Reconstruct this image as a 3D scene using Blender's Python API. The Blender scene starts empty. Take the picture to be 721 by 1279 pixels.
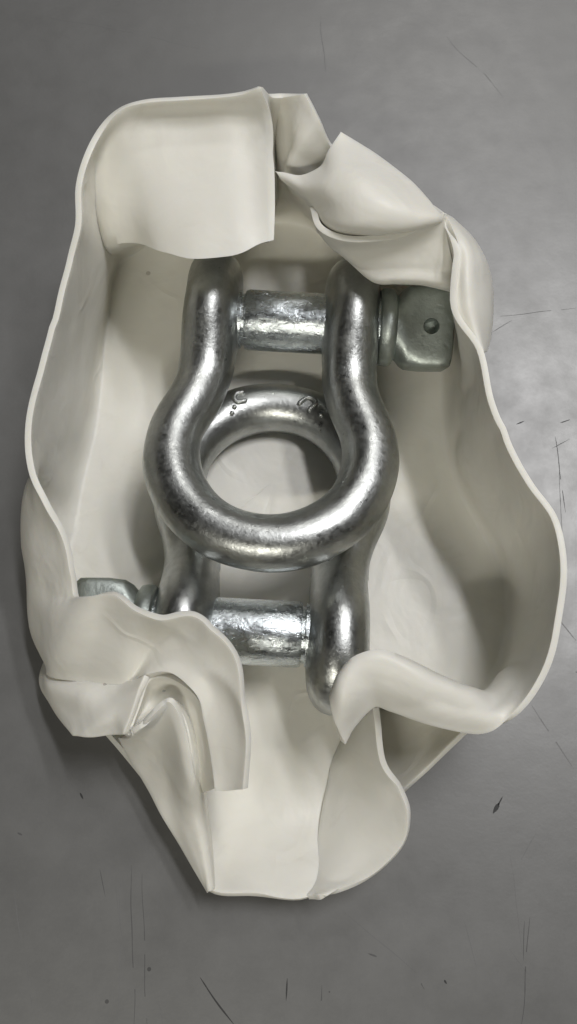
import bpy, bmesh, math, random
import numpy as np
from mathutils import Vector, Matrix, noise
random.seed(7)
SC = bpy.context.scene
COL = SC.collection
R = math.radians

# ------------------------------------------------------------------ camera
CAM_H, CAM_Y, TILT, FPX = 0.300, -0.078, R(15), 1064.0
cd = bpy.data.cameras.new('camera'); cam = bpy.data.objects.new('camera', cd); COL.objects.link(cam)
cam.location = (0, CAM_Y, CAM_H); cam.rotation_euler = (TILT, 0, 0)
cd.sensor_fit = 'VERTICAL'; cd.sensor_height = 24; cd.lens = 24*FPX/1279
cd.clip_start = 0.01; cd.clip_end = 50
SC.camera = cam

# ------------------------------------------------------------------ world and lamps
SC.view_settings.view_transform = 'Standard'; SC.view_settings.look = 'None'
SC.view_settings.exposure = 0.09; SC.view_settings.gamma = 1
w = bpy.data.worlds.new('World'); SC.world = w; w.use_nodes = True
w.node_tree.nodes['Background'].inputs[0].default_value = (1.0, 0.97, 0.86, 1)
w.node_tree.nodes['Background'].inputs[1].default_value = 0.012

def ceiling_lamp(name, loc, sx, sy, power, rz=0, col=(1, 0.97, 0.92)):
    l = bpy.data.lights.new(name, 'AREA'); l.shape = 'RECTANGLE'; l.size = sx; l.size_y = sy
    l.energy = power; l.color = col
    o = bpy.data.objects.new(name, l); COL.objects.link(o); o.location = loc
    o.rotation_euler = (0, 0, rz)
    return o
ceiling_lamp('ceiling_lamp', (0.48, 0.50, 1.75), 0.10, 0.75, 12.6, R(20), (1.0, 0.99, 1.0))
ceiling_lamp('ceiling_lamp', (0.84, 0.63, 1.75), 0.10, 0.75, 10.0, R(20), (1.0, 0.99, 1.0))
ceiling_lamp('ceiling_lamp', (-0.35, -1.75, 1.75), 0.9, 0.12, 26.0, R(8), (1, 0.965, 0.86))
ceiling_lamp('ceiling_lamp', (0.45, 1.75, 1.85), 1.0, 0.12, 9.0, R(12), (1, 0.985, 0.96))

# ------------------------------------------------------------------ helpers
def at(px, py, zmm):
    """place a point seen at photo pixel (px,py) at height zmm (millimetres) above the table"""
    d = Vector(((px-360.5)/FPX, -(py-639.5)/FPX, -1.0))
    d.rotate(Matrix.Rotation(TILT, 3, 'X'))
    t = (zmm/1000 - CAM_H)/d.z
    return Vector((0, CAM_Y, CAM_H)) + d*t

def link(name, me, mat=None, parent=None):
    o = bpy.data.objects.new(name, me); COL.objects.link(o)
    if mat: me.materials.append(mat)
    if parent: o.parent = parent
    return o

def thing(name, label, cat, loc=(0, 0, 0)):
    o = bpy.data.objects.new(name, None); COL.objects.link(o); o.location = loc
    o.empty_display_size = 0.02
    o['label'] = label; o['category'] = cat
    return o

def smooth(me):
    me.polygons.foreach_set('use_smooth', [True]*len(me.polygons)); me.update()

def catmull(P, n, crease=(), pre=None, post=None, wt=None):
    """P: (k,...) control rows -> Catmull-Rom, n samples per span; crease = indices with a sharp bend"""
    P = np.asarray(P, float); k = len(P)
    out = []
    for i in range(k-1):
        p1, p2 = P[i], P[i+1]
        p0 = P[i-1] if i > 0 and i not in crease else (pre if i == 0 and pre is not None else 2*p1-p2)
        p3 = P[i+2] if i+2 < k and i+1 not in crease else (post if i+2 == k and post is not None else 2*p2-p1)
        if wt and i in wt and i > 0: p0 = p0+(2*p1-p2-p0)*wt[i][:, None]
        if wt and i+1 in wt and i+2 < k: p3 = p3+(2*p2-p1-p3)*wt[i+1][:, None]
        for j in range(n):
            t = j/n
            out.append(0.5*((2*p1)+(-p0+p2)*t+(2*p0-5*p1+4*p2-p3)*t*t+(-p0+3*p1-3*p2+p3)*t**3))
    out.append(P[-1])
    return np.array(out)

def grid_mesh(name, G, closed_u=False):
    nu, nv = G.shape[:2]
    me = bpy.data.meshes.new(name)
    f = []
    for i in range(nu if closed_u else nu-1):
        i2 = (i+1) % nu
        for j in range(nv-1):
            f.append((i*nv+j, i2*nv+j, i2*nv+j+1, i*nv+j+1))
    me.from_pydata([tuple(p) for p in G.reshape(-1, 3)], [], f)
    me.validate()
    return me

# ------------------------------------------------------------------ node helpers
class NT:
    def __init__(s, name):
        s.m = bpy.data.materials.new(name); s.m.use_nodes = True
        s.t = s.m.node_tree; s.b = s.t.nodes['Principled BSDF']
    def n(s, typ, ins=None, **kw):
        nd = s.t.nodes.new(typ)
        for k, v in kw.items(): setattr(nd, k, v)
        for k, v in (ins or {}).items():
            if isinstance(v, bpy.types.NodeSocket): s.t.links.new(v, nd.inputs[k])
            else: nd.inputs[k].default_value = v
        return nd
    def lk(s, a, b): s.t.links.new(a, b)
    def math(s, op, a, b=0.0, c=0.0, clamp=False):
        nd = s.n('ShaderNodeMath', {0: a, 1: b, 2: c}, operation=op); nd.use_clamp = clamp
        return nd.outputs[0]
    def noise(s, vec, scale, detail=3, rough=0.5, dist=0.0):
        return s.n('ShaderNodeTexNoise', {'Vector': vec, 'Scale': scale, 'Detail': detail, 'Roughness': rough, 'Distortion': dist}).outputs[0]
    def ramp(s, fac, *stops):
        nd = s.n('ShaderNodeValToRGB', {0: fac}); e = nd.color_ramp.elements
        while len(e) < len(stops): e.new(0.5)
        for el, (p, c) in zip(e, stops):
            el.position = p; el.color = (*c, 1) if len(c) == 3 else c
        return nd.outputs[0]
    def mix(s, fac, a, b, mode='MIX'):
        nd = s.n('ShaderNodeMix', data_type='RGBA', blend_type=mode)
        for i, v in ((0, fac), (6, a), (7, b)):
            if isinstance(v, bpy.types.NodeSocket): s.lk(v, nd.inputs[i])
            else: nd.inputs[i].default_value = v
        return nd.outputs[2]
    def bump(s, h, strength, dist, prev=None):
        nd = s.n('ShaderNodeBump', {'Height': h, 'Strength': strength, 'Distance': dist})
        if prev: s.lk(prev, nd.inputs['Normal'])
        return nd.outputs[0]

def g(v): return (v, v, v, 1)

# ------------------------------------------------------------------ materials
def mat_table():
    T = NT('painted_steel'); b = T.b
    co = T.n('ShaderNodeTexCoord').outputs['Object']
    big = T.noise(co, 9, 4, 0.6)
    fine = T.noise(co, 900, 3, 0.6)
    mid = T.noise(co, 60, 5, 0.65)
    col = T.ramp(big, (0.3, (0.180, 0.180, 0.176)), (0.7, (0.205, 0.205, 0.201)))
    col = T.mix(T.math('MULTIPLY', fine, 0.22), col, (0.12, 0.12, 0.12, 1))
    # sparse specks
    v = T.n('ShaderNodeTexVoronoi', {'Vector': co, 'Scale': 70.0}); sel = T.n('ShaderNodeSeparateColor', {0: v.outputs['Color']})
    spk = T.math('MULTIPLY', T.math('LESS_THAN', v.outputs['Distance'], 0.045), T.math('GREATER_THAN', sel.outputs[0], 0.88))
    scr2 = T.math('MULTIPLY', spk, 0.6)
    col = T.mix(scr2, col, (0.03, 0.03, 0.032, 1))
    T.lk(col, b.inputs['Base Color'])
    rg = T.math('MULTIPLY_ADD', mid, 0.26, 0.30)
    b.inputs['Metallic'].default_value = 0.38
    T.lk(rg, b.inputs['Roughness'])
    bp = T.bump(big, 0.10, 0.004); bp = T.bump(mid, 0.16, 0.0006, bp); bp = T.bump(fine, 0.12, 0.0001, bp)
    T.lk(bp, b.inputs['Normal'])
    b.inputs['Specular IOR Level'].default_value = 0.6
    return T.m

def mat_rubber():
    T = NT('cream_rubber'); b = T.b
    co = T.n('ShaderNodeTexCoord').outputs['Object']
    n1 = T.noise(co, 22, 4, 0.6); n2 = T.noise(co, 260, 4, 0.65)
    col = T.ramp(n1, (0.3, (0.785, 0.768, 0.695)), (0.7, (0.82, 0.808, 0.75)))
    v = T.n('ShaderNodeTexVoronoi', {'Vector': co, 'Scale': 55.0}); sel = T.n('ShaderNodeSeparateColor', {0: v.outputs['Color']})
    spk = T.math('MULTIPLY', T.math('LESS_THAN', v.outputs['Distance'], 0.05), T.math('GREATER_THAN', sel.outputs[0], 0.9))
    col = T.mix(T.math('MULTIPLY', spk, 0.45), col, (0.25, 0.22, 0.18, 1))
    st = T.ramp(T.noise(co, 55, 6, 0.7, 1.2), (0.60, (0,)*3), (0.78, (1,)*3))
    col = T.mix(T.math('MULTIPLY', st, 0.22), col, (0.52, 0.47, 0.38, 1))
    T.lk(col, b.inputs['Base Color'])
    T.lk(T.math('MULTIPLY_ADD', n2, 0.25, 0.32), b.inputs['Roughness'])
    b.inputs['Subsurface Weight'].default_value = 0.25
    b.inputs['Subsurface Radius'].default_value = (1, 0.8, 0.5); b.inputs['Subsurface Scale'].default_value = 0.002
    b.inputs['Specular IOR Level'].default_value = 0.4
    rd = T.math('ABSOLUTE', T.math('SUBTRACT', T.noise(co, 26, 1.5, 0.5, 0.5), 0.5))
    rd = T.math('SUBTRACT', 1.0, T.math('MULTIPLY', rd, 28.0), clamp=True)
    bp = T.bump(T.noise(co, 45, 3, 0.5, 0.6), 0.35, 0.0022); bp = T.bump(n2, 0.16, 0.0003, bp)
    bp = T.bump(T.math('MULTIPLY', rd, T.ramp(T.noise(co, 31, 2, 0.5), (0.5, (0,)*3), (0.62, (1,)*3))), 0.30, 0.0006, bp)
    T.lk(bp, b.inputs['Normal'])
    return T.m

def mat_zinc(name, tint, rough, spangle, grain, stretch=(1, 1, 1)):
    T = NT(name); b = T.b
    co = T.n('ShaderNodeTexCoord').outputs['Object']
    cs = T.n('ShaderNodeMapping', {'Vector': co, 'Scale': stretch}).outputs[0]
    n1 = T.noise(co, 60, 5, 0.65); n2 = T.noise(cs, 330, 5, 0.7, 0.4); n3 = T.noise(cs, 1100, 3, 0.6)
    sel = T.n('ShaderNodeSeparateColor', {0: T.n('ShaderNodeTexVoronoi', {'Vector': cs, 'Scale': 900.0}).outputs['Color']})
    lo = tuple(c*0.62 for c in tint)
    col = T.ramp(n1, (0.32, lo), (0.66, tint))
    col = T.mix(T.math('MULTIPLY', T.ramp(n2, (0.48, (0,)*3), (0.72, (1,)*3)), 0.16), col, (*(c*0.35 for c in tint), 1))
    T.lk(col, b.inputs['Base Color'])
    b.inputs['Metallic'].default_value = 1
    rg = T.math('MULTIPLY_ADD', n2, 0.36, rough-0.18); rg = T.math('MULTIPLY_ADD', sel.outputs[0], 0.08, rg)
    T.lk(rg, b.inputs['Roughness'])
    bp = T.bump(n1, 0.16, 0.0014); bp = T.bump(n2, grain, 0.0007, bp)
    bp = T.bump(sel.outputs[1], spangle, 0.00018, bp); bp = T.bump(n3, 0.22, 0.00018, bp)
    T.lk(bp, b.inputs['Normal'])
    return T.m

M_TABLE, M_RUB = mat_table(), mat_rubber()
M_BOW = mat_zinc('galvanised_steel', (0.56, 0.575, 0.56), 0.32, 0.18, 0.12)
M_PIN = mat_zinc('zinc_plated_pin', (0.70, 0.75, 0.77), 0.24, 0.8, 0.5, (0.6, 1, 1))
M_HEAD = mat_zinc('zinc_plated_head', (0.50, 0.545, 0.515), 0.44, 0.2, 0.2)

# ------------------------------------------------------------------ bench top (the setting)
bm = bmesh.new()
bmesh.ops.create_cube(bm, size=1, matrix=Matrix.Translation((0, 0, -0.02)) @ Matrix.Diagonal((1.6, 1.6, 0.04, 1)))
bmesh.ops.bevel(bm, geom=list(bm.edges), offset=0.004, segments=2, affect='EDGES')
me = bpy.data.meshes.new('table_top'); bm.to_mesh(me); bm.free()
tb = link('table_top', me, M_TABLE); tb['kind'] = 'structure'

# scratches and chips in the paint: (photo px from, to, width mm, depth of tone 0-2)
SCR = [(163, 1080, 168, 1290, .35, 1), (178, 1090, 183, 1290, .3, 1), (150, 1120, 147, 1270, .3, 0),
     (16, 1100, 40, 1260, .3, 0), (250, 1221, 297, 1285, .5, 2), (359, 1222, 357, 1250, .5, 2), (401, 1230, 400, 1290, .35, 1),
     (662, 1145, 650, 1290, .35, 1), (655, 1150, 654, 1200, .3, 1), (430, 1140, 520, 1215, .3, 0), (125, 1085, 132, 1120, .35, 1), (514, 1206, 530, 1236, .4, 1),
     (460, 1191, 474, 1196, .5, 1), (580, 1150, 596, 1210, .25, 0), (694, 545, 708, 640, .35, 1), (700, 580, 703, 700, .25, 0),
     (645, 530, 655, 526, .5, 2), (700, 528, 712, 524, .5, 1), (690, 560, 712, 548, .3, 0), (615, 415, 640, 400, .3, 0),
     (100, 990, 104, 998, .6, 2), (555, 1224, 558, 1229, .9, 2),
     (625, 395, 720, 384, .3, 0), (400, 20, 408, 90, .3, 0), (60, 20, 250, 60, .22, 0), (0, 690, 36, 686, .3, 0), (665, 880, 716, 960, .3, 0), (695, 770, 720, 800, .4, 0),
     (628, 995, 622, 1006, .7, 2), (624, 1003, 616, 1016, 1.5, 2), (48, 342, 51, 345, .8, 1), (22, 1040, 28, 1043, .8, 1)]
rr = random.Random(3)
for _ in range(10):
    x = rr.uniform(-50, 770); y = rr.uniform(1000, 1290) if rr.random() < .6 else rr.uniform(0, 700)
    L = rr.uniform(25, 130); a = rr.gauss(1.57, .5)
    SCR.append((x, y, x+L*math.cos(a), y+L*math.sin(a), rr.uniform(.15, .28), 0))
sb = bmesh.new()
for x0, y0, x1, y1, wd, tone in SCR:
    A, B = at(x0, y0, 0.03), at(x1, y1, 0.03); D = B-A; nrm = Vector((-D.y, D.x, 0)).normalized()
    n = max(4, int(D.length/0.002)); prev = None; ph = rr.uniform(0, 99)
    for i in range(n+1):
        t = i/n; c = A+D*t+nrm*noise.noise(Vector((ph, D.length*t*60, 0)))*min(.0012, D.length*.04)
        h = wd/2000*(.25+math.sin(math.pi*min(1, t*1.02))**.6)*(.75+.5*noise.noise(Vector((ph, D.length*t*400, 5))))
        q = (sb.verts.new(c+nrm*h), sb.verts.new(c-nrm*h))
        if prev and noise.noise(Vector((ph, D.length*t*110, 9))) < .28+.2*(tone == 2):
            f = sb.faces.new((prev[0], prev[1], q[1], q[0])); f.material_index = tone
        prev = q
me = bpy.data.meshes.new('scratches'); sb.to_mesh(me); sb.free()
so = link('scratches', me, None, tb); so['kind'] = 'stuff'
for k, c in enumerate((.15, .085, .03)):
    m = NT('scratch_tone'); m.b.inputs['Base Color'].default_value = g(c); m.b.inputs['Roughness'].default_value = .6; me.materials.append(m.m)

# ------------------------------------------------------------------ the rubber bag
BAG = thing('rubber_bag', 'crumpled cream rubber bag with thick rolled rim holding the two steel shackles', 'bag')

def patch(bm, pts, nu=7, nv=8, cu=(), cv=(), pre=None, post=None, wt=None):
    """loft columns of points (photo px, photo py, height mm) into bm"""
    V3 = lambda col: np.array([p if isinstance(p, Vector) else at(*p) for p in col])
    P = np.array([V3(c) for c in pts])
    G = catmull(P, nu, cu, None if pre is None else V3(pre), None if post is None else V3(post))
    if wt: wt = {r: np.interp(np.arange(len(G))/nu, np.arange(len(pts)), w) for r, w in wt.items()}
    G = np.swapaxes(catmull(np.swapaxes(G, 0, 1), nv, cv, wt=wt), 0, 1)
    V = [[bm.verts.new(tuple(p)) for p in r] for r in G]
    for i in range(len(V)-1):
        for j in range(len(V[0])-1):
            bm.faces.new((V[i][j], V[i+1][j], V[i+1][j+1], V[i][j+1]))

def finish(name, bm, amp=.0005, thick=.0019, seed=0, parent=BAG, mat=M_RUB):
    bmesh.ops.remove_doubles(bm, verts=bm.verts, dist=.00012)
    bmesh.ops.dissolve_degenerate(bm, edges=bm.edges, dist=.00002)
    bmesh.ops.recalc_face_normals(bm, faces=bm.faces)
    bm.normal_update()
    off = Vector((seed*3.1, seed*1.7, seed*.9)); D = []
    for v in bm.verts:
        rg = max(0, 1-abs(noise.noise(v.co*30+off*3))*5)**2*max(0, noise.noise(v.co*24-off)+.15)
        D.append(v.normal*amp*(noise.noise(v.co*38+off)+noise.noise(v.co*85+off*2)*.45+rg*2.2))
    for v, d in zip(bm.verts, D):
        v.co += d*min(1, .3+max(0, v.co.z-.002)/.012)
        if v.co.z < .0012: v.co.z = .0012
    for e in bm.edges:
        if len(e.link_faces) == 2 and e.calc_face_angle(0) > R(62): e.smooth = False
    me = bpy.data.meshes.new(name); bm.to_mesh(me); bm.free(); smooth(me)
    o = link(name, me, mat, parent)
    sd = o.modifiers.new('thickness', 'SOLIDIFY'); sd.thickness = thick; sd.offset = 0
    bv = o.modifiers.new('edge', 'BEVEL'); bv.width = .00035; bv.segments = 2; bv.limit_method = 'ANGLE'; bv.angle_limit = R(60)
    return o

def sheet(name, pts, seed=0, nu=7, nv=7, cu=(), cv=(), **k):
    bm = bmesh.new(); patch(bm, pts, nu, nv, cu, cv)
    return finish(name, bm, seed=seed, **k)

# body: stations clockwise from the lower left; each is base, mid, upper, rim as (photo px, photo py, height mm)
ST = [
 [(80,822,2),(46,800,14),(46,752,30),(96,745,46)],
 [(78,760,2),(38,735,16),(42,700,33),(91,705,48)],
 [(80,705,2),(35,668,18),(37,650,36),(78,664,50)],
 [(90,655,2),(45,630,20),(37,606,42),(59,628,53)],
 [(96,622,2),(70,605,18),(50,582,38),(42,585,56)],
 [(104,585,2),(82,568,18),(60,550,38),(36,530,58)],
 [(119,520,2),(100,505,20),(75,488,40),(50,465,60)],
 [(126,442,2),(116,424,22),(95,405,42),(70,388,62)],
 [(134,385,2),(130,362,26),(110,342,46),(87,328,64)],
 [(140,345,2),(134,325,30),(118,298,48),(98,282,67)],
 [(150,325,2),(130,308,34),(112,248,56),(98,235,69)],
 [(160,318,2),(133,305,40),(116,208,60),(107,195,71)],
 [(172,312,2),(140,303,44),(134,185,63),(126,159,72)],
 [(190,300,2),(172,301,49),(160,172,66),(150,136,74)],
 [(215,295,2),(202,312,57),(192,166,66),(180,127,75)],
 [(245,290,2),(240,321,61),(231,165,66),(220,124,75)],
 [(285,290,2),(290,317,62),(279,165,67),(270,121,76)],
 [(312,288,2),(322,303,62),(312,165,67),(302,117,77)],
 [(322,285,2),(340,298,62),(340,165,70),(324,108,79)],
 [(325,280,2),(334,290,46),(334,165,60),(336,119,72)],
 [(340,276,2),(345,245,28),(344,180,50),(352,120,70)],
 [(362,276,2),(358,240,32),(362,190,58),(382,117,73)],
 [(385,282,2),(372,250,30),(364,212,56),(400,150,69)],
 [(402,292,2),(395,270,30),(400,222,50),(416,184,62)],
 [(420,302,2),(412,285,25),(420,240,42),(440,182,60)],
 [(450,330,2),(450,318,25),(455,270,42),(478,210,62)],
 [(485,350,2),(487,345,22),(495,310,42),(515,242,64)],
 [(530,380,2),(545,366,22),(548,330,44),(552,268,69)],
 [(552,425,2),(574,398,24),(572,360,46),(570,310,68)],
 [(556,478,2),(577,450,24),(574,425,46),(568,384,65)],
 [(556,528,2),(575,503,20),(588,470,42),(598,436,63)],
 [(565,580,2),(580,560,18),(598,530,40),(613,500,62)],
 [(582,622,2),(598,605,18),(617,575,40),(633,550,61)],
 [(606,665,2),(624,650,18),(645,625,40),(662,603,60)],
 [(624,702,2),(645,690,18),(670,670,40),(690,645,60)],
 [(634,745,2),(658,738,18),(684,722,40),(704,703,60)],
 [(632,793,2),(656,790,18),(682,780,40),(700,762,58)],
 [(622,832,2),(645,825,20),(670,822,40),(688,816,56)],
 [(605,860,2),(628,842,26),(650,852,42),(665,866,52)],
 [(592,876,2),(610,863,36),(622,884,48),(632,901,50)],
 [(576,880,2),(588,860,48),(594,890,52),(597,915,48)],
 [(545,882,2),(540,844,56),(540,874,56),(540,904,50)],
 [(505,880,2),(485,818,60),(488,853,57.5),(492,887,50)],
 [(480,880,2),(448,821,60),(457,852,57),(468,880,49)],
 [(465,885,2),(425,843,57),(432,875,57),(442,905,46)],
 [(455,890,2),(415,868,53),(419,900,52),(429,928,45)],
]
# lower left: rim flopped inwards over the lower pin, its outer face up (rim, upper, mid, valley)
FL = [
 ST[0][::-1],
 [(112,745,52),(88,782,45),(68,820,34),(62,842,24)],
 [(143,741,57),(128,778,49),(116,820,41),(110,851,32)],
 [(172,761,59),(162,795,50),(156,832,43),(148,857,37)],
 [(203,770,60),(192,798,48),(178,828,42),(168,854,40)],
 [(241,767,62),(222,792,52),(200,822,47),(184,845,46)],
 [(272,787,62),(254,806,55),(234,826,51),(215,841,50)],
 [(297,823,60),(282,836,55),(264,850,51),(246,866,50)],
 [(308,875,57),(295,882,53),(278,890,50),(256,900,48)],
 [(312,925,54),(299,929,51),(282,934,48),(264,938,46)],
 [(307,985,50),(295,986,47),(283,987,45),(270,987,44)],
]
C0 = (345, 600, 2)
def column(s):
    b0, c = at(*s[0]), at(*C0)
    return [c, c.lerp(b0, .4), c.lerp(b0, .8)] + list(s)
bw = bmesh.new()
f1 = FL[1][::-1]
cw = [0.0]*len(ST)
for i, wv in {12: .4, 13: .8, 14: 1, 15: 1, 16: 1, 17: 1, 18: 1, 41: .6, 42: .8, 43: .8, 44: .7, 45: .7}.items(): cw[i] = wv
patch(bw, [column(s) for s in ST], cu=(18, 20, 21, 27), pre=column(f1), wt={4: cw})
patch(bw, FL, pre=ST[1][::-1])
# open end of the bag, spread flat on the table
AP = [
 [(455,890,2),(462,935,2),(475,965,4),(488,990,7)],
 [(430,920,2),(445,970,2),(455,1010,4),(465,1030,7)],
 [(405,935,2),(415,1000,2),(420,1050,4),(425,1085,9)],
 [(385,940,2),(390,1005,2),(386,1065,7),(383,1121,14)],
 [(335,940,2),(330,1005,2),(325,1065,7),(322,1117,14)],
 [(290,940,2),(275,1005,2),(267,1065,7),(262,1112,14)],
 [(265,930,2),(245,980,2),(240,1020,4),(238,1065,7)],
 [(220,920,2),(200,950,2),(195,975,4),(190,985,7)],
 [(170,900,2),(150,905,2),(140,910,4),(130,912,7)],
 [(110,870,2),(95,870,3),(85,870,4),(80,870,6)],
 [(80,822,2),(70,825,3),(66,826,4),(62,826,6)],
]
patch(bw, [column(s) for s in AP], pre=column(ST[-2]), post=column(ST[1]))
finish('bag_body', bw, .0007, seed=1)
sheet('end_fold', [
 [(594,868,1),(592,885,8),(590,898,16),(586,908,26)],
 [(545,872,1),(555,900,6),(566,915,13),(578,918,22)],
 [(500,875,1),(515,920,4),(530,940,8),(546,950,14)],
 [(462,890,1),(478,940,3),(492,968,5),(506,987,9)],
 [(440,900,1),(455,950,2.5),(470,985,4),(490,1005,8)],
], seed=11)
# the pleat below it
sheet('pleat', [
 [(62,822,9),(54,842,11),(54,856,11),(62,872,12)],
 [(66,838,21),(64,856,24),(68,876,21),(77,896,20)],
 [(112,848,31),(106,870,35),(100,895,31),(95,919,29)],
 [(150,853,36),(140,872,39),(126,897,38),(113,919,33)],
 [(170,852,42),(160,870,43),(148,894,41),(135,918,36)],
 [(185,844,47),(178,862,47),(168,890,45),(158,917,42)],
], seed=3, cu=(2,))
# accordion between the two arched edges
sheet('pleat', [
 [(158,917,41),(160,920,36),(161,919,37),(163,916,41)],
 [(171,881,44),(173,893,36),(177,903,38),(180,903,44)],
 [(186,847,45),(188,870,34),(196,888,36),(205,879,46)],
 [(215,844,46),(214,860,38),(214,875,38),(216,880,46)],
 [(248,868,46),(240,878,43),(232,890,40),(226,898,45)],
 [(259,901,44),(252,908,42),(244,920,38),(234,928,42)],
 [(267,938,42),(260,945,40),(250,955,35),(240,965,36)],
 [(273,983,38),(267,985,33),(257,988,26),(247,990,22)],
], seed=4)
# left side of the open end
sheet('end_fold', [
 [(150,920,20),(157,919,28),(163,916,42),(170,912,38)],
 [(158,936,16),(170,925,24),(180,903,45),(190,905,36)],
 [(167,952,15),(184,925,26),(205,879,47),(210,895,36)],
 [(180,972,14),(198,935,26),(216,880,47),(224,900,30)],
 [(192,992,14),(208,955,24),(230,912,44),(240,940,18)],
 [(206,1020,14),(218,990,20),(240,965,36),(252,980,8)],
 [(226,1052,14),(234,1030,19),(250,1012,22),(260,1040,6)],
 [(246,1086,15),(250,1074,18),(258,1062,19),(264,1075,7)],
 [(262,1113,14),(262,1112,15),(263,1111,16),(265,1110,15)],
], seed=5)
# right side of the open end
sheet('end_fold', [
 [(440,905,3),(452,895,20),(462,888,34),(470,884,44)],
 [(418,950,3),(440,945,14),(462,945,25),(478,950,33)],
 [(410,985,3),(440,985,12),(472,985,22),(500,985,28)],
 [(403,1020,4),(440,1022,12),(480,1020,20),(511,1016,26)],
 [(397,1060,6),(430,1062,11),(470,1062,16),(503,1056,21)],
 [(390,1095,9),(410,1098,13),(440,1096,15),(462,1096,17)],
 [(385,1121,14),(392,1121,15),(400,1120,17),(410,1118,17)],
], seed=6)
# top right: rim rolled over into a lit cuff, and the wall hanging below it
sheet('rolled_cuff', [
 [(425,167,72),(412,190,72),(402,210,70),(375,222,66),(345,215,64)],
 [(445,180,71),(425,205,75),(408,228,74),(382,235,68),(356,224,64)],
 [(470,196,71),(448,225,77),(426,250,75),(400,258,68),(376,241,63)],
 [(495,214,71),(470,245,77),(444,275,74),(415,282,68),(396,268,59)],
 [(515,232,71),(495,258,76),(470,284,73),(440,292,66),(405,290,58)],
 [(533,252,71),(520,268,74),(500,286,72),(475,292,65),(438,300,58)],
 [(546,268,71),(540,274,72),(528,281,71),(512,288,68),(490,297,60)],
 [(556,270,68),(553,273,69),(549,277,68),(544,281,66),(538,284,63)],
], seed=8)
sheet('hanging_fold', [
 [(391,258,66),(394,268,60),(398,280,54),(402,288,46),(410,285,28)],
 [(402,284,67),(407,295,60),(418,305,54),(432,312,50),(434,300,30)],
 [(436,298,68),(440,310,61),(452,332,55),(466,348,51),(462,330,26)],
 [(490,295,69),(490,308,62),(492,334,57),(495,352,52),(492,340,26)],
 [(525,282,70),(525,300,64),(526,334,58),(530,354,53),(528,346,26)],
 [(546,268,71),(550,296,65),(557,336,59),(564,361,54),(560,352,28)],
 [(553,266,71),(559,298,65),(567,338,59),(570,365,56),(568,360,34)],
], seed=9)
# outer fold beside it
sheet('outer_fold', [
 [(554,268,69),(562,273,65),(569,280,60),(574,286,54)],
 [(563,288,69),(575,290,66),(588,298,58),(594,306,50)],
 [(572,312,67),(588,315,66),(604,326,56),(608,336,44)],
 [(570,350,65),(588,350,66),(608,356,54),(613,362,42)],
 [(570,384,63),(590,385,64),(608,390,54),(613,394,42)],
 [(587,414,62),(596,415,62),(606,418,54),(610,420,44)],
 [(601,440,61),(602,440,61),(604,440,58),(606,440,54)],
], seed=10)

# ------------------------------------------------------------------ shackles
A_BAR, HS, RR, CC, EYE = 0.0094, 0.0245, 0.0325, 0.0540, 0.0252

def shackle_body():
    """bow and legs as one swept forging; pin axis = local x through the origin, bow towards -y"""
    r, c = RR, -CC
    half = [(HS, EYE), (HS, EYE*.82), (HS, EYE*.55), (HS, .005), (HS, -.008), (HS, -.018), (HS+.0006, -.0265), (HS+.0027, -.0345)]
    for k in range(0, 10):
        a = R(19 - k*109/9)
        half.append((r*math.cos(a), c + r*math.sin(a)))
    path = np.array(half + [(-x, y) for x, y in half[-2::-1]])
    P = catmull(path, 8)
    # arc-length resample
    d = np.r_[0, np.cumsum(np.linalg.norm(np.diff(P, axis=0), axis=1))]
    N = 260
    u = np.linspace(0, d[-1], N)
    e = (1-np.cos(np.linspace(0, math.pi, N)))/2*d[-1]
    u = u*0.6 + e*0.4
    P = np.c_[np.interp(u, d, P[:, 0]), np.interp(u, d, P[:, 1])]
    Tn = np.gradient(P, axis=0); Tn /= np.linalg.norm(Tn, axis=1)[:, None]
    K = 40
    G = np.zeros((N, K, 3))
    for i in range(N):
        x, y = P[i]; nx, ny = -Tn[i, 1], Tn[i, 0]
        if i >= N//2: pass
        wd = h = A_BAR*.965
        Ez = 0.0205
        if y > -0.030:
            yy = min(max(y, 0)/EYE, 0.9999)
            if y >= 0:
                h = Ez*math.sqrt(1-yy**2); wd = A_BAR*1.075*(1-yy**5)**.5
                h = max(h, 0.0004)
            else:
                t = min(1, -y/0.030); t = t*t*(3-2*t)
                h = Ez*(1-t)+A_BAR*.965*t; wd = A_BAR*(1.075*(1-t)+.965*t)
        ex = 2.0 + 0.5*max(0, min(1, (y+0.02)/0.03))
        for k in range(K):
            th = 2*math.pi*k/K
            cx, sx = math.cos(th), math.sin(th)
            px = wd*math.copysign(abs(cx)**(2/ex), cx); pz = h*math.copysign(abs(sx)**(2/ex), sx)
            if y < -0.02 and abs(abs(cx)-1) < 1e-6: px *= 1.035      # forging flash line
            G[i, k] = (x+nx*px, y+ny*px, pz)
    bm = bmesh.new()
    V = [[bm.verts.new(G[i, k]) for k in range(K)] for i in range(N)]
    for i in range(N-1):
        for k in range(K):
            k2 = (k+1) % K
            bm.faces.new((V[i][k], V[i][k2], V[i+1][k2], V[i+1][k]))
    bm.faces.new(V[0][::-1]); bm.faces.new(V[-1])
    for v in bm.verts:                                             # forging unevenness
        v.co += Vector((noise.noise(v.co*70), noise.noise(v.co*70+Vector((9, 0, 0))), noise.noise(v.co*70+Vector((0, 9, 0)))))*0.00028
    bmesh.ops.recalc_face_normals(bm, faces=bm.faces)
    me = bpy.data.meshes.new('bow'); bm.to_mesh(me); bm.free(); smooth(me)
    return me

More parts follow.
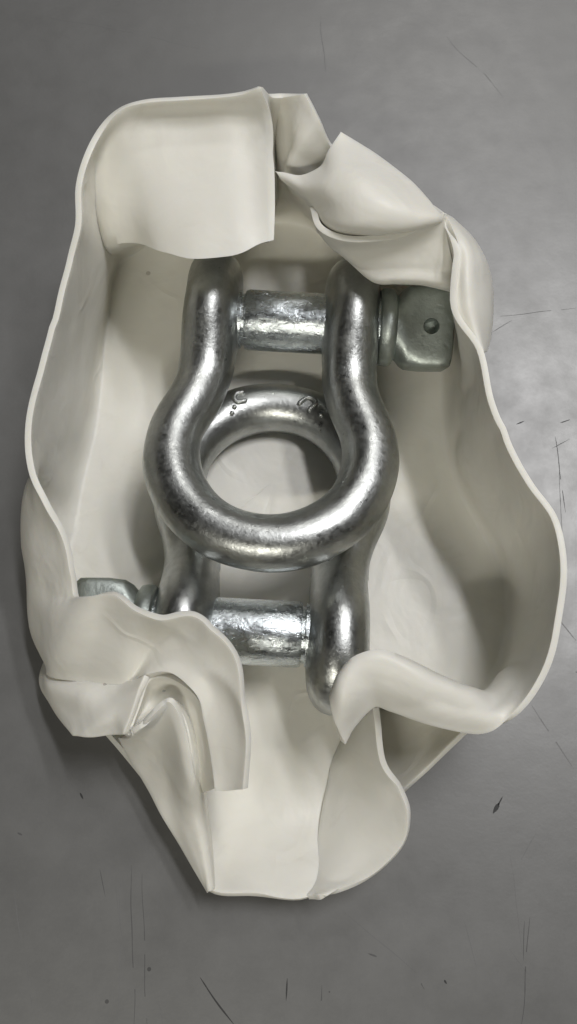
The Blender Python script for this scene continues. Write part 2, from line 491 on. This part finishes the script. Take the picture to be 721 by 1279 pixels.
def loft(name, secs, K=48):
    """secs: (x, half_y, half_z, exponent, y0)"""
    bm = bmesh.new(); rings = []
    for x, hy, hz, ex in secs:
        ring = []
        for k in range(K):
            th = 2*math.pi*k/K; c, s = math.cos(th), math.sin(th)
            ring.append(bm.verts.new((x, hy*math.copysign(abs(c)**(2/ex), c), hz*math.copysign(abs(s)**(2/ex), s))))
        rings.append(ring)
    for a, b in zip(rings, rings[1:]):
        for k in range(K):
            bm.faces.new((a[k], a[(k+1) % K], b[(k+1) % K], b[k]))
    bm.faces.new(rings[0][::-1]); bm.faces.new(rings[-1])
    bmesh.ops.recalc_face_normals(bm, faces=bm.faces)
    me = bpy.data.meshes.new(name); bm.to_mesh(me); bm.free()
    return me

def round_mesh(me, ang=35):
    smooth(me)
    bm = bmesh.new(); bm.from_mesh(me)
    for e in bm.edges:
        if len(e.link_faces) == 2 and e.calc_face_angle(0) > R(ang): e.smooth = False
    bm.to_mesh(me); bm.free()

def pin_parts(parent, spin):
    p = .0106; xe = HS + A_BAR
    m = loft('pin', [(-xe+.002, p*.86, p*.86, 2), (-xe+.003, p*.93, p*.93, 2), (-HS+A_BAR-.001, p*.97, p*.97, 2), (-HS+A_BAR+.0010, p*.97, p*.97, 2), (-HS+A_BAR+.0011, p*.86, p*.86, 2), (-HS+A_BAR+.0022, p*.86, p*.86, 2), (-HS+A_BAR+.0023, p*.96, p*.96, 2),
                     (-HS+A_BAR+.0034, p*1.0, p*1.0, 2), (0, p, p, 2), (xe+.001, p, p, 2)])
    round_mesh(m); pin = link('pin', m, M_PIN, parent); pin.rotation_euler = (spin, 0, 0)
    m = loft('collar', [(xe+.0004, .0108, .0108, 2), (xe+.0005, .0126, .0126, 2), (xe+.0012, .0134, .0134, 2), (xe+.0034, .0136, .0136, 2), (xe+.0052, .0132, .0132, 2), (xe+.0062, .0116, .0116, 2)])
    round_mesh(m, 60); link('collar', m, M_HEAD, pin)
    h = xe+.0055
    m = loft('pin_head', [(h, .0108, .0108, 2.0), (h+.0012, .0113, .0106, 2.1), (h+.0030, .0132, .0098, 2.8), (h+.0050, .0141, .0092, 5.0), (h+.010, .0143, .0088, 8.0),
                          (h+.0155, .0140, .0088, 9.0), (h+.0190, .0138, .0087, 9.0), (h+.0202, .0130, .0082, 7.0), (h+.0209, .0106, .0062, 4.0), (h+.0211, .008, .004, 3)])
    smooth(m)
    # drilled eye in the tab
    head = link('pin_head', m, M_HEAD, pin)
    bm = bmesh.new()
    bmesh.ops.create_cone(bm, segments=32, radius1=.0022, radius2=.0033, depth=.012, cap_ends=True, matrix=Matrix.Translation((h+.0125, 0, .0086)))
    cm = bpy.data.meshes.new('cut'); bm.to_mesh(cm); bm.free()
    cut = bpy.data.objects.new('cut', cm); COL.objects.link(cut); cut.parent = pin
    bo = head.modifiers.new('b', 'BOOLEAN'); bo.object = cut; bo.operation = 'DIFFERENCE'; bo.solver = 'EXACT'
    bpy.context.view_layer.update()
    nm = bpy.data.meshes.new_from_object(head.evaluated_get(bpy.context.evaluated_depsgraph_get()))
    head.modifiers.clear(); head.data = nm; nm.name = 'pin_head'; round_mesh(nm, 40)
    bpy.data.objects.remove(cut)
    return pin

def strokes(name, lines, parent):
    """raised cast characters on the crown of the bow: polylines in (angle deg on ring, across mm)"""
    for ln in lines:
        bm = bmesh.new()
        pts = []
        for ang, ac in ln:
            a = R(ang); q = ac/9.4                                  # across the bar, 0 = top
            rad = RR - A_BAR*math.sin(q)*1.0
            pts.append(Vector((rad*math.cos(a), -CC+rad*math.sin(a), A_BAR*math.cos(q)+.0001)))
        P = [Vector(v) for v in catmull([tuple(v) for v in pts], 5)] if len(pts) > 1 else pts
        for i, v in enumerate(P):
            bmesh.ops.create_uvsphere(bm, u_segments=8, v_segments=6, radius=.0009, matrix=Matrix.Translation(v))
        me = bpy.data.meshes.new(name); bm.to_mesh(me); bm.free(); smooth(me)
        link(name, me, M_BOW, parent)

BODY = shackle_body()
def shackle(label, pin_pt, pitch, yaw, roll, spin, head_sign=1):
    t = thing('bow_shackle', label, 'shackle', pin_pt)
    t.rotation_mode = 'XYZ'
    t.rotation_euler = Matrix.Rotation(yaw, 3, 'Z').__matmul__(Matrix.Rotation(pitch, 3, 'X')).__matmul__(Matrix.Rotation(roll, 3, 'Y')).to_euler()
    t['group'] = 'galvanised bow shackles lying head to tail'
    b = link('bow', BODY if BODY.users == 0 else BODY, None, t)
    if not BODY.materials: BODY.materials.append(M_BOW)
    pin_parts(t, spin)
    return t, b

UP, ub = shackle('upper galvanised shackle, its whole ring showing, pin at the far end',
             at(352, 402, 25), R(-11.5), R(-3.5), R(0), R(30))
LO, lb = shackle('lower galvanised shackle lying underneath, pin end partly covered by the folded rubber flap',
             at(327, 790, 25), R(-8), R(180.6), R(0), R(-12))
LO.rotation_euler = (Matrix.Rotation(R(177), 3, 'Z') @ Matrix.Rotation(R(12), 3, 'X')).to_euler()
strokes('raised_mark', [
   [(-69, -2.2), (-65.5, -2.4), (-63, -.6), (-64, 1.2), (-68.5, 1.6)], [(-60.5, 2.6)], [(-57, 4.2)],
   [(-106, 2.2), (-109, -.6), (-113, -.8), (-115.5, .2), (-114, 3.4)], [(-123, 3.2)],
 ], lb)

# ------------------------------------------------------------------ debug: projections of key points
if __name__ == '__main__':
    bpy.context.view_layer.update()
    Ci = cam.matrix_world.inverted()
    def pr(o, p):
        q = Ci @ (o.matrix_world @ Vector(p)); return (round(360.5-q.x/q.z*FPX), round(639.5+q.y/q.z*FPX), round((o.matrix_world @ Vector(p)).z*1000, 1))
    for nm, o, s in (('U', UP, 1), ('L', LO, -1)):
        print(nm, 'pin', pr(o, (0, 0, 0)), 'earL', pr(o, (-HS, 0, 0)), 'earR', pr(o, (HS, 0, 0)), 'end', pr(o, (HS, EYE, 0)), 'ringc', pr(o, (0, -CC, 0)),
              'rO', pr(o, (RR+A_BAR, -CC, 0)), pr(o, (-RR-A_BAR, -CC, 0)), 'botO', pr(o, (0, -CC-RR-A_BAR, 0)), 'botI', pr(o, (0, -CC-RR+A_BAR, 0)))
